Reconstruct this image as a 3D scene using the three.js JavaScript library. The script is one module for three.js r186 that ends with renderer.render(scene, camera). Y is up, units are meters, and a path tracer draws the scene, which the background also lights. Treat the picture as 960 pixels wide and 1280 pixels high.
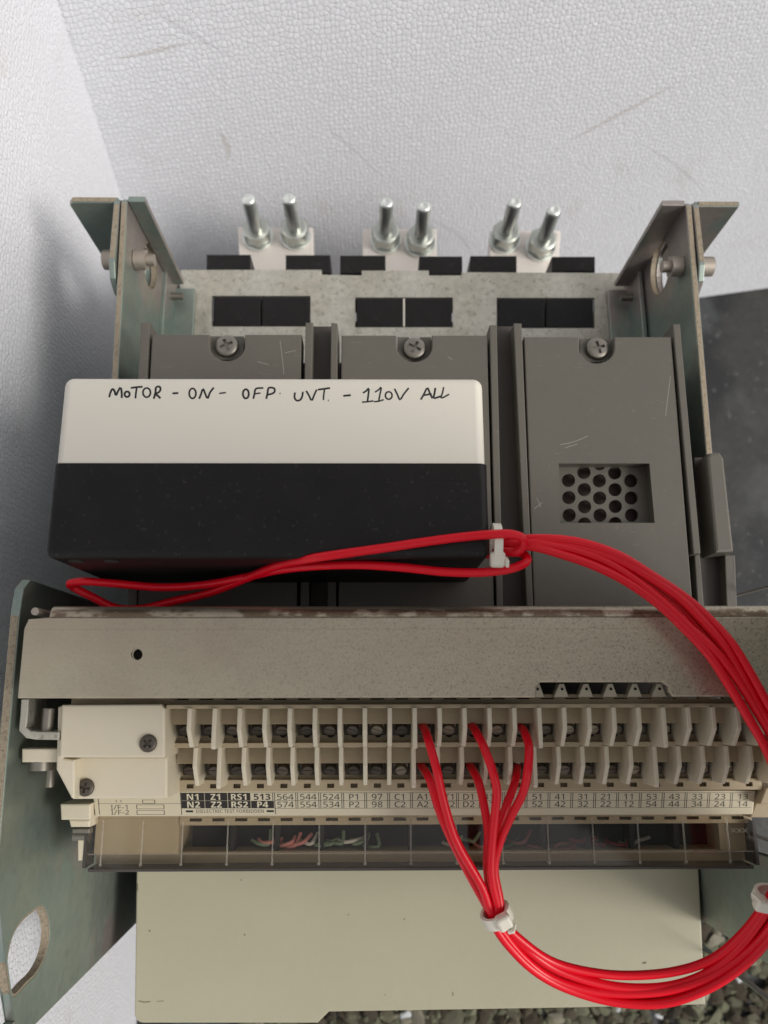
import * as THREE from 'three';
import { mergeGeometries } from 'three/addons/utils/BufferGeometryUtils.js';
import { RoundedBoxGeometry } from 'three/addons/geometries/RoundedBoxGeometry.js';
import { Brush, Evaluator, SUBTRACTION } from 'three-bvh-csg';

// ---------------------------------------------------------------- camera, sky, sun, exposure
const H = 0.65, F = 961;                       // lens height above the floor (m), focal length in photo pixels
const scene = new THREE.Scene();
const camera = new THREE.PerspectiveCamera(2 * Math.atan(640 / F) * 180 / Math.PI, 0.75, 0.01, 60);
const V3 = (x, y, z) => new THREE.Vector3(x, y, z);
const camDown = V3(-0.01013, 0.22796, 0.97362).normalize();      // gravity, in lens axes (right, down, forward)
const camX = V3(1, 0, 0.0104).normalize();
const camZ = camDown.clone().cross(camX).normalize();
const toWorld = (a) => V3(camX.dot(a), -camDown.dot(a), camZ.dot(a));
camera.position.set(0, H, 0);
camera.quaternion.setFromRotationMatrix(new THREE.Matrix4().makeBasis(toWorld(V3(1, 0, 0)), toWorld(V3(0, -1, 0)), toWorld(V3(0, 0, -1))));
camera.focus = 0.3; camera.userData.fStop = 11;

const SUN = V3(0.78, 0.58, 0.26).normalize();
{
  const w = 256, h = 128, d = new Float32Array(w * h * 4);
  for (let j = 0; j < h; j++) for (let i = 0; i < w; i++) {
    const el = ((j + 0.5) / h - 0.5) * Math.PI, az = ((i + 0.5) / w - 0.5) * 2 * Math.PI;
    const dir = V3(Math.cos(el) * Math.cos(az), Math.sin(el), Math.cos(el) * Math.sin(az));
    const c = Math.max(0, dir.dot(SUN)), up = Math.max(0, dir.y);
    const L = dir.y < 0 ? 0.12 : 0.27 - 0.03 * up + 0.55 * Math.pow(c, 2) + 1.0 * Math.pow(c, 8);
    const k = (j * w + i) * 4;
    d[k] = L * 1.0; d[k + 1] = L * 0.985; d[k + 2] = L * 0.98; d[k + 3] = 1;
  }
  const t = new THREE.DataTexture(d, w, h, THREE.RGBAFormat, THREE.FloatType);
  t.mapping = THREE.EquirectangularReflectionMapping; t.magFilter = t.minFilter = THREE.LinearFilter; t.needsUpdate = true;
  scene.background = t; scene.environment = t;
}
const sun = new THREE.DirectionalLight(0xfffaf0, 2.1);
sun.position.copy(SUN).multiplyScalar(3); sun.castShadow = true; sun.shadow.radius = 46;
sun.shadow.mapSize.set(2048, 2048);
Object.assign(sun.shadow.camera, { left: -0.8, right: 0.8, top: 0.8, bottom: -0.8, near: 0.1, far: 8 });
scene.add(sun);
const renderer = new THREE.WebGLRenderer();
renderer.toneMapping = THREE.LinearToneMapping; renderer.toneMappingExposure = 1.06; renderer.shadowMap.enabled = true;

// ---------------------------------------------------------------- helpers
const ray = (u, v) => toWorld(V3((u - 480) / F, (v - 640) / F, 1));
// a point of the place, found from where the photograph shows it and how far under the lens it lies (B), or in which upright plane
function P(u, v, B) { const r = ray(u, v), t = -B / r.y; return V3(r.x * t, H + r.y * t, r.z * t); }
function PX(u, v, X) { const r = ray(u, v), t = X / r.x; return V3(r.x * t, H + r.y * t, r.z * t); }
const zAt = (v, B) => P(470, v, B).z, xAt = (u, v, B) => P(u, v, B).x;
let seed = 7;
const rnd = () => { seed = (seed * 1664525 + 1013904223) >>> 0; return seed / 4294967296; };
const rr = (a, b) => a + (b - a) * rnd();

function boxUV(g) {
  if (g.index) g = g.toNonIndexed();
  const p = g.attributes.position, n = new Float32Array(p.count * 2), a = V3(), b = V3(), c = V3();
  for (let i = 0; i < p.count; i += 3) {
    a.fromBufferAttribute(p, i); b.fromBufferAttribute(p, i + 1); c.fromBufferAttribute(p, i + 2);
    const nn = b.clone().sub(a).cross(c.clone().sub(a)), ax = Math.abs(nn.x), ay = Math.abs(nn.y), az = Math.abs(nn.z);
    [a, b, c].forEach((q, k) => {
      const [s, t] = ay >= ax && ay >= az ? [q.x, -q.z] : ax >= az ? [q.z, q.y] : [q.x, q.y];
      n[(i + k) * 2] = s; n[(i + k) * 2 + 1] = t;
    });
  }
  g.setAttribute('uv', new THREE.BufferAttribute(n, 2));
  return g;
}
const clean = (g) => { g = g.index ? g.toNonIndexed() : g.clone(); for (const k of Object.keys(g.attributes)) if (!['position', 'normal', 'uv'].includes(k)) g.deleteAttribute(k); g.groups = []; return g; };
const merge = (list) => mergeGeometries(list.map((g) => clean(g)));
function obj(name, geos, mat, parent) {
  const list = Array.isArray(geos) ? geos : [geos];
  const m = new THREE.Mesh(boxUV(list.length > 1 ? merge(list) : clean(list[0])), mat);
  m.name = name; m.castShadow = m.receiveShadow = true;
  parent.add(m); return m;
}
function share(name, geo, mat, parent, pos, turn) {          // a mesh whose geometry is shared by its look-alikes
  const m = new THREE.Mesh(geo, mat); m.name = name; m.castShadow = m.receiveShadow = true; m.position.copy(pos);
  if (turn) m.rotation.set(...turn);
  parent.add(m); return m;
}
const taken = {};
function numbered(n) { taken[n] = (taken[n] ?? -1) + 1; return taken[n] ? n + '_' + String(taken[n]).padStart(3, '0') : n; }
function tag(o, label, category, group) { o.userData = { label, category }; if (group) o.userData.group = group; return o; }
function thing(name, label, category, group) { const o = new THREE.Group(); o.name = numbered(name); scene.add(o); return tag(o, label, category, group); }

function extrude(pts, holes, th, bevel, place) {
  const s = new THREE.Shape(pts.map(([a, b]) => new THREE.Vector2(a, b)));
  for (const h of holes) s.holes.push(new THREE.Path(h.map(([a, b]) => new THREE.Vector2(a, b))));
  const g = new THREE.ExtrudeGeometry(s, { depth: th - 2 * bevel, bevelEnabled: bevel > 0, bevelThickness: bevel, bevelSize: bevel, bevelOffset: -bevel, bevelSegments: 2, curveSegments: 16 });
  g.translate(0, 0, bevel); place(g); return g;
}
// a level slab: outline in the plane B under the lens, from photo positions
const onLevel = (poly, B) => poly.map(([u, v]) => { const p = P(u, v, B); return [p.x, -p.z]; });
function slab(poly, B, th, bevel = 0.0004, holes = []) {
  return extrude(onLevel(poly, B), holes.map((h) => onLevel(h, B)), th, bevel, (g) => { g.rotateX(-Math.PI / 2); g.translate(0, H - B - th, 0); });
}
const rect = (u0, v0, u1, v1) => [[u0, v0], [u1, v0], [u1, v1], [u0, v1]];
const disc = (u, v, r, n = 20) => Array.from({ length: n }, (_, i) => [u + r * Math.cos(i / n * 2 * Math.PI), v + r * Math.sin(i / n * 2 * Math.PI)]);
// an upright sheet in the plane X = const; outline given as [z, y]
function sheetX(zy, X, th, bevel = 0.0005, holes = []) {
  const f = (l) => l.map(([z, y]) => [-z, y]);
  return extrude(f(zy), holes.map(f), th, bevel, (g) => { g.rotateY(Math.PI / 2); g.translate(X, 0, 0); });
}
function box(x0, x1, B0, B1, z0, z1, r = 0) {      // B0 upper side, B1 under side
  const w = x1 - x0, h = B1 - B0, d = z1 - z0;
  const g = r ? new RoundedBoxGeometry(w, h, d, 3, Math.min(r, w / 2.01, h / 2.01, d / 2.01)) : new THREE.BoxGeometry(w, h, d);
  return g.translate((x0 + x1) / 2, H - (B0 + B1) / 2, (z0 + z1) / 2);
}
function zPrism(x0, x1, B0, B1, z0, z1, r) {          // straight length of rounded section along z
  const s = new THREE.Shape(), y0 = H - B1, y1 = H - B0;
  s.moveTo(x0 + r, y0); s.lineTo(x1 - r, y0); s.absarc(x1 - r, y0 + r, r, -Math.PI / 2, 0, false); s.absarc(x1 - r, y1 - r, r, 0, Math.PI / 2, false); s.absarc(x0 + r, y1 - r, r, Math.PI / 2, Math.PI, false); s.absarc(x0 + r, y0 + r, r, Math.PI, 1.5 * Math.PI, false);
  return new THREE.ExtrudeGeometry(s, { depth: z1 - z0, bevelEnabled: false, curveSegments: 10 }).translate(0, 0, z0);
}
const cyl = (r, h, n = 24, r2 = r) => new THREE.CylinderGeometry(r2, r, h, n);
function tube(pts, r, n = 80, k = 10) { return new THREE.TubeGeometry(new THREE.CatmullRomCurve3(pts, false, 'centripetal'), n, r, k, false); }

// ---------------------------------------------------------------- textures
function lattice(n, s) { let q = s; const a = new Float32Array(n * n); for (let i = 0; i < n * n; i++) { q = (q * 1664525 + 1013904223) >>> 0; a[i] = q / 4294967296; } return a; }
function noiseOf(n, s) {
  const a = lattice(n, s);
  return (x, y) => {
    x = (x % 1 + 1) % 1 * n; y = (y % 1 + 1) % 1 * n;
    const i = Math.floor(x) % n, j = Math.floor(y) % n, fx = x - Math.floor(x), fy = y - Math.floor(y), i1 = (i + 1) % n, j1 = (j + 1) % n;
    const sx = fx * fx * (3 - 2 * fx), sy = fy * fy * (3 - 2 * fy);
    return (a[j * n + i] * (1 - sx) + a[j * n + i1] * sx) * (1 - sy) + (a[j1 * n + i] * (1 - sx) + a[j1 * n + i1] * sx) * sy;
  };
}
function fractal(n, s, oct) { const f = Array.from({ length: oct }, (_, k) => noiseOf(n << k, s + 17 * k)); return (x, y) => { let v = 0, w = 0.5, t = 0; for (const g of f) { v += g(x, y) * w; t += w; w *= 0.55; } return v / t; }; }
const enc = (c) => { c = Math.min(1, Math.max(0, c)); return 255 * (c <= 0.0031308 ? 12.92 * c : 1.055 * Math.pow(c, 1 / 2.4) - 0.055); };
const mix = (a, b, t) => a + (b - a) * t, mix3 = (a, b, t) => a.map((x, i) => mix(x, b[i], t)), sat = (x) => Math.min(1, Math.max(0, x)), step = (a, b, x) => { const t = sat((x - a) / (b - a)); return t * t * (3 - 2 * t); };
function tex(w, h, fn, colour, sx, sy = sx) {       // sx, sy: metres that one repeat covers
  const d = new Uint8Array(w * h * 4);
  for (let j = 0; j < h; j++) for (let i = 0; i < w; i++) {
    const c = fn((i + 0.5) / w, (j + 0.5) / h), k = (j * w + i) * 4;
    if (colour) { d[k] = enc(c[0]); d[k + 1] = enc(c[1]); d[k + 2] = enc(c[2]); } else { d[k] = d[k + 1] = d[k + 2] = 255 * sat(c); }
    d[k + 3] = 255;
  }
  const t = new THREE.DataTexture(d, w, h); t.wrapS = t.wrapT = THREE.RepeatWrapping; t.magFilter = THREE.LinearFilter; t.minFilter = THREE.LinearMipmapLinearFilter; t.generateMipmaps = true;
  if (colour) t.colorSpace = THREE.SRGBColorSpace;
  t.repeat.set(1 / sx, 1 / sy); t.needsUpdate = true; return t;
}
// fused foam beads
function beads(n, s) {
  const ox = lattice(n, s), oy = lattice(n, s + 5), lv = lattice(n, s + 9);
  return (x, y) => {
    x *= n; y *= n; const i = Math.floor(x), j = Math.floor(y); let d1 = 9, d2 = 9, l = 0;
    for (let b = -1; b <= 1; b++) for (let a = -1; a <= 1; a++) {
      const p = ((i + a) % n + n) % n, q = ((j + b) % n + n) % n, k = q * n + p, dx = i + a + 0.15 + 0.7 * ox[k] - x, dy = j + b + 0.15 + 0.7 * oy[k] - y, d = Math.hypot(dx, dy);
      if (d < d1) { d2 = d1; d1 = d; l = lv[k]; } else if (d < d2) d2 = d;
    }
    return [d2 - d1, l, d1];
  };
}
const bd = beads(72, 3), f8 = fractal(8, 11, 5), f4 = fractal(4, 23, 5), f32 = fractal(32, 31, 4), f64 = fractal(64, 41, 3), f3 = fractal(3, 57, 4);
const fractalTone = fractal(4, 91, 3);
const foamBump = tex(1024, 1024, (x, y) => { const [e, l, d] = bd(x, y); return 0.45 * step(0, 0.22, e) + 0.25 * (1 - sat(d * d * 1.3)) + 0.3 * l * step(0, 0.2, e); }, false, 0.225);
const foamColour = tex(1024, 1024, (x, y) => { const [e, l] = bd(x, y), g = 0.80 + 0.07 * (l - 0.5) * step(0, 0.2, e) + 0.09 * step(0, 0.22, e) - 0.02 + 0.05 * (f4(x, y) - 0.5), s = step(0.66, 0.78, f8(x + 0.3, y)) * 0.05; return [(g - s * 0.8) * 0.865, (g - s) * 0.875, (g * 1.015 - s * 1.3) * 0.915]; }, true, 0.225);
const zincSpots = tex(1024, 1024, (x, y) => {
  const n = f32(x, y), b = f4(x, y), s = step(0.62, 0.8, f64(x + 0.1, y + 0.4)) * 0.5 + step(0.62, 0.8, f8(x + 0.5, y + 0.2)) * 0.25;
  const c = mix3([0.48, 0.455, 0.385], [0.56, 0.54, 0.48], sat(b * 1.6 - 0.3)); const g = (0.82 + 0.36 * n) * (1 - s * 0.6);
  return [c[0] * g, c[1] * g * (1 - s * 0.05), c[2] * g * (1 - s * 0.12)];
}, true, 0.09);
const zincTeal = tex(512, 512, (x, y) => {
  const a = f3(x, y * 0.6 + 0.2), b = f4(x + 0.4, y), n = f64(x, y);
  let c = mix3([0.34, 0.385, 0.335], [0.24, 0.315, 0.30], sat(a * 2.2 - 0.6)); c = mix3(c, [0.38, 0.335, 0.315], step(0.52, 0.7, b)); c = mix3(c, [0.42, 0.42, 0.32], step(0.58, 0.75, a) * 0.5);
  const g = 0.88 + 0.16 * n + 0.2 * (f8(x, y) - 0.5) - 0.08 * step(0.6, 0.8, f32(x, y)); return c.map((k) => k * g);
}, true, 0.19);
const roughNoise = tex(512, 512, (x, y) => 0.40 + 0.28 * f8(x, y) + 0.14 * f64(x, y), false, 0.15);
const fineBump = tex(512, 512, (x, y) => 0.5 * f64(x, y) + 0.5 * f32(x, y), false, 0.05);
const cutEdge = tex(256, 256, (x, y) => { const g = 0.7 + 0.5 * f64(x, y) - 0.3 * step(0.6, 0.7, f32(x, y)); return [0.36 * g, 0.30 * g, 0.22 * g]; }, true, 0.03);
const floorColour = tex(1024, 1024, (x, y) => {
  const a = f8(x, y), b = f4(x + 0.2, y + 0.7), n = f64(x, y); let c = mix3([0.014, 0.016, 0.021], [0.105, 0.112, 0.118], step(0.40, 0.72, a)); c = mix3(c, [0.085, 0.082, 0.07], step(0.5, 0.7, b) * 0.6);
  c = mix3(c, [0.24, 0.235, 0.225], step(0.70, 0.86, f64(x + 0.3, y)) * 0.5); return c.map((k) => k * (0.75 + 0.5 * n) * 0.5);
}, true, 0.34);
const plasticGrey = tex(512, 512, (x, y) => { const g = 0.94 + 0.10 * f8(x, y) + 0.05 * f64(x, y), s = step(0.78, 0.84, f64(x * 0.5, y)) * 0.2; return [0.116 * g * (1 + s), 0.106 * g * (1 + s), 0.088 * g * (1 + s)]; }, true, 0.12);
const creamTex = tex(512, 512, (x, y) => { const g = 0.95 + 0.08 * f4(x, y); return [0.66 * g, 0.595 * g, 0.465 * g]; }, true, 0.16);
const panelTex = tex(512, 512, (x, y) => { const g = 0.95 + 0.09 * f4(x, y) + 0.03 * f64(x, y); return [0.405 * g, 0.382 * g, 0.278 * g]; }, true, 0.16);
const blackTex = tex(256, 256, (x, y) => { const g = 0.8 + 0.5 * f8(x, y) + 1.6 * step(0.76, 0.8, f64(x, y)); return [0.0125 * g, 0.0115 * g, 0.0115 * g]; }, true, 0.08);

// ---------------------------------------------------------------- materials
const M = (o) => new THREE.MeshStandardMaterial(o);
const foam = M({ map: foamColour, bumpMap: foamBump, bumpScale: 0.00042, roughness: 0.31 });
const zinc = M({ map: zincSpots, roughnessMap: roughNoise, roughness: 0.8, metalness: 0.62, bumpMap: fineBump, bumpScale: 0.00006 });
const teal = M({ map: zincTeal, roughnessMap: roughNoise, roughness: 0.75, metalness: 0.72, bumpMap: fineBump, bumpScale: 0.00005 });
const edgeMetal = M({ map: cutEdge, roughness: 0.6, metalness: 0.4 });
const steel = M({ color: new THREE.Color(0.82, 0.85, 0.82), roughness: 0.36, metalness: 0.85 });
const nutSteel = M({ color: new THREE.Color(0.50, 0.52, 0.48), roughness: 0.36, metalness: 0.9 });
const darkSteel = M({ color: new THREE.Color(0.26, 0.24, 0.21), roughness: 0.42, metalness: 0.75 });
const screwDark = M({ color: new THREE.Color(0.10, 0.085, 0.07), roughness: 0.45, metalness: 0.5 });
const boltMetal = M({ color: new THREE.Color(0.42, 0.37, 0.32), roughness: 0.5, metalness: 0.6, bumpMap: fineBump, bumpScale: 0.0001 });
const tin = M({ color: new THREE.Color(0.80, 0.74, 0.69), roughness: 0.55, metalness: 0.35, bumpMap: fineBump, bumpScale: 0.0001 });
const grey = M({ map: plasticGrey, roughness: 0.48, bumpMap: fineBump, bumpScale: 0.00004 });
const brownGrey = M({ color: new THREE.Color(0.062, 0.050, 0.044), roughness: 0.55 });
const deep = M({ color: new THREE.Color(0.020, 0.017, 0.015), roughness: 0.8 });
const maroon = M({ color: new THREE.Color(0.040, 0.020, 0.016), roughness: 0.7 });
const cream = M({ map: creamTex, roughness: 0.42, bumpMap: fineBump, bumpScale: 0.00003 });
const tan = M({ color: new THREE.Color(0.40, 0.325, 0.215), roughness: 0.5, bumpMap: fineBump, bumpScale: 0.00004 });
const panelPaint = M({ map: panelTex, roughness: 0.5, bumpMap: fineBump, bumpScale: 0.00005 });
const black = new THREE.MeshPhysicalMaterial({ map: blackTex, roughness: 0.45, specularIntensity: 0.45, bumpMap: fineBump, bumpScale: 0.00003 });
const white = M({ color: new THREE.Color(0.74, 0.70, 0.62), roughness: 0.38, bumpMap: fineBump, bumpScale: 0.00002 });
const red = new THREE.MeshPhysicalMaterial({ color: new THREE.Color(0.76, 0.002, 0.016), roughness: 0.32, specularIntensity: 0.7 });
const nylon = new THREE.MeshPhysicalMaterial({ color: new THREE.Color(0.78, 0.74, 0.64), roughness: 0.4 });
const ink = M({ color: new THREE.Color(0.012, 0.012, 0.014), roughness: 0.6 });
const smoke = new THREE.MeshPhysicalMaterial({ color: new THREE.Color(0.94, 0.93, 0.91), roughness: 0.08, specularIntensity: 0.6, transmission: 1, thickness: 0, ior: 1.5 });
const smokeEdge = new THREE.MeshPhysicalMaterial({ color: new THREE.Color(0.055, 0.047, 0.042), roughness: 0.25 });
const floorMat = M({ map: floorColour, roughness: 0.5, bumpMap: fineBump, bumpScale: 0.0003 });

// ---------------------------------------------------------------- the setting: floor, gravel, two foam boards
{
  const g = new THREE.PlaneGeometry(40, 40).rotateX(-Math.PI / 2);
  const f = obj('floor', g, floorMat, scene); f.userData = { kind: 'structure' };
}
const XW = -0.179;                                            // inner face of the left foam board
const cornerA = PX(150, 240, XW), cornerB = PX(72, 0, XW), footC = P(917, 365, H - 0.002);
{
  const left = new THREE.Group(); left.name = numbered('foam_board'); scene.add(left);
  tag(left, 'tall white foam board standing upright along the left side of the breaker', 'foam board');
  const dz = (cornerB.z - cornerA.z) / (cornerB.y - cornerA.y), zb = (y) => cornerA.z + (y - cornerA.y) * dz;
  // its back edge follows the other board, with a few chipped beads
  const pts = [[0.62, 0.001]];
  for (let i = 0; i <= 22; i++) { const y = 0.001 + i / 22 * 0.6; pts.push([zb(y) + (i % 22 ? rr(-0.0006, 0.0006) : 0), y]); }
  pts.push([0.62, 0.601]);
  obj('board', sheetX(pts.reverse(), XW - 0.03, 0.03, 0.0008), foam, left);

  const back = new THREE.Group(); back.name = numbered('foam_board'); scene.add(back);
  tag(back, 'white foam board with brownish scratches leaning back behind the bolt studs', 'foam board');
  const up = cornerB.clone().sub(cornerA).normalize(), n = footC.clone().sub(cornerA).cross(up).normalize(); if (n.z < 0) n.negate();
  const along = up.clone().cross(n).normalize(); if (along.x < 0) along.negate();
  // board axes: along (a), up (b), thickness -n
  const toAB = (p) => { const q = p.clone().sub(cornerA); return [q.dot(along), q.dot(up)]; };
  const bFoot = (a) => -(cornerA.y + a * along.y - 0.001) / up.y;
  const a0 = -0.035, a1 = 1.05, top = 0.62;
  const m4 = new THREE.Matrix4().makeBasis(along, up, n).setPosition(cornerA);
  const s = new THREE.Shape([[a0, bFoot(a0)], [a1, bFoot(a1)], [a1, top], [a0, top]].map(([a, b]) => new THREE.Vector2(a, b)));
  const g = new THREE.ExtrudeGeometry(s, { depth: 0.03, bevelEnabled: false }).translate(0, 0, -0.03);
  g.applyMatrix4(m4);
  obj('board', g, foam, back);
  const onBoard = (u, v) => { const r = ray(u, v), o = V3(0, H, 0), t = cornerA.clone().sub(o).dot(n) / r.dot(n); return r.multiplyScalar(t).add(o); };
  // shallow pressed creases and rubbed dirt streaks
  const streak = (pts, w, mat, name) => {
    const c = new THREE.CatmullRomCurve3(pts.map(([u, v]) => { const [a, b] = toAB(onBoard(u, v)); return V3(a, b, 0); })).getPoints(30);
    const pos = [];
    for (let i = 0; i < c.length - 1; i++) {
      const d = c[i + 1].clone().sub(c[i]).normalize(), nx = -d.y, ny = d.x, w0 = w * Math.sin(Math.PI * (i + 0.2) / c.length) * rr(0.8, 1.15), w1 = w * Math.sin(Math.PI * (i + 1.2) / c.length);
      const q = (k, s, ww) => [k.x + nx * ww * s, k.y + ny * ww * s, 0.0002];
      pos.push(...q(c[i], -1, w0), ...q(c[i + 1], -1, w1), ...q(c[i + 1], 1, w1), ...q(c[i], -1, w0), ...q(c[i + 1], 1, w1), ...q(c[i], 1, w0));
    }
    const gg = new THREE.BufferGeometry(); gg.setAttribute('position', new THREE.Float32BufferAttribute(pos, 3)); gg.setAttribute('uv', new THREE.Float32BufferAttribute(new Float32Array(pos.length / 3 * 2), 2)); gg.applyMatrix4(m4); gg.computeVertexNormals();
    obj(name, gg, mat, back);
  };
  const dirt = M({ color: new THREE.Color(0.66, 0.61, 0.56), roughness: 0.6, transparent: true, opacity: 0.27, bumpMap: foamBump, bumpScale: 0.0004 });
  const crease = M({ color: new THREE.Color(0.68, 0.68, 0.70), roughness: 0.6, transparent: true, opacity: 0.2, bumpMap: foamBump, bumpScale: 0.0004 });
  streak([[702, 181], [770, 145], [855, 99]], 0.0016, dirt, 'dirt_streak');
  streak([[140, 75], [200, 62], [240, 52]], 0.0012, dirt, 'dirt_streak');
  streak([[272, 162], [284, 180], [286, 200]], 0.0022, dirt, 'dirt_streak');
  streak([[190, 12], [240, 42], [300, 76]], 0.0014, crease, 'crease');
  streak([[405, 155], [440, 185], [480, 222]], 0.0012, crease, 'crease');
  streak([[795, 175], [845, 206], [885, 244]], 0.0012, crease, 'crease');
  streak([[540, 275], [575, 295], [592, 320]], 0.0016, crease, 'crease');
}
{
  // loose stones on the ground in front of and beside the breaker
  const n = 15000, g = new THREE.IcosahedronGeometry(1, 1), p = g.attributes.position, q = fractal(4, 77, 3);
  for (let i = 0; i < p.count; i++) { const v = V3().fromBufferAttribute(p, i), k = 0.5 + 0.95 * q(v.x * 0.31 + v.z * 0.17 + 0.5, v.y * 0.29 + v.z * 0.23 + 0.5); p.setXYZ(i, v.x * k * 1.2, v.y * k * 0.55, v.z * k); }
  g.computeVertexNormals();
  const im = new THREE.InstancedMesh(g, M({ flatShading: true, roughness: 0.9, bumpMap: fineBump, bumpScale: 0.0004 }), n), m = new THREE.Matrix4(), e = new THREE.Euler(), qq = new THREE.Quaternion(), c = new THREE.Color();
  const tones = [[0.30, 0.29, 0.22], [0.16, 0.155, 0.115], [0.09, 0.075, 0.055], [0.22, 0.23, 0.165], [0.40, 0.39, 0.33], [0.12, 0.125, 0.10]];
  for (let i = 0; i < n; i++) {
    const x = rr(-0.1, 0.6), z = rr(0.15, 0.52), s = rr(0.002, 0.0062) * (rnd() < 0.05 ? 1.5 : 1);
    e.set(rr(-0.6, 0.6), rr(0, 6), rr(-0.6, 0.6)); qq.setFromEuler(e); m.compose(V3(x, rr(0, 0.003), z), qq, V3(s * rr(0.6, 1.7), s * rr(0.5, 1.2), s * rr(0.5, 1.3))); im.setMatrixAt(i, m);
    const t = tones[Math.floor(6 * fractalTone(x * 9, z * 9) * 0.7 + rnd() * 2.2) % 6], k = rr(0.75, 1.3); c.setRGB(t[0] * k * 0.72, t[1] * k * 0.69, t[2] * k * 0.62); if (rnd() < 0.008) c.setRGB(0.7, 0.72, 0.75); im.setColorAt(i, c);
  }
  im.name = 'gravel'; im.castShadow = im.receiveShadow = true; im.userData = { kind: 'stuff', label: 'grey green loose stones on the ground in front of the breaker', category: 'gravel' };
  scene.add(im);
}

// ---------------------------------------------------------------- the circuit breaker
const breaker = thing('circuit_breaker', 'large metal framed circuit breaker with grey arc chute covers and a beige terminal block', 'circuit breaker');
const BC = 0.3265;                                            // level of the chute covers

// the moulded body under the covers, down to the ground
obj('body', [
  box(-0.112, 0.140, 0.352, 0.648, zAt(425, BC), zAt(775, 0.30)),
  box(-0.118, 0.150, 0.345, 0.648, zAt(775, 0.30), zAt(1010, 0.34)),
  box(-0.112, 0.158, 0.418, 0.648, zAt(1010, 0.34), zAt(1230, 0.40)),
], deep, breaker);

// cross head screw
const evaluator = new Evaluator();
function crossHead(r, h) {
  const prof = [[0, 0], [r, 0], [r, h * 0.55], [r * 0.9, h * 0.82], [r * 0.6, h * 0.97], [0, h]].map(([a, b]) => new THREE.Vector2(a, b));
  let a = new Brush(new THREE.LatheGeometry(prof, 28));
  a.updateMatrixWorld();
  for (const t of [0.4, 0.4 + Math.PI / 2]) {
    const b = new Brush(new THREE.BoxGeometry(r * 1.15, h * 0.9, r * 0.27).rotateY(t).translate(0, h * 0.95, 0)); b.updateMatrixWorld();
    a = evaluator.evaluate(a, b, SUBTRACTION); a.updateMatrixWorld();
  }
  return clean(a.geometry);
}
const headBig = crossHead(0.0053, 0.0028), headSmall = crossHead(0.0031, 0.0018);

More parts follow.
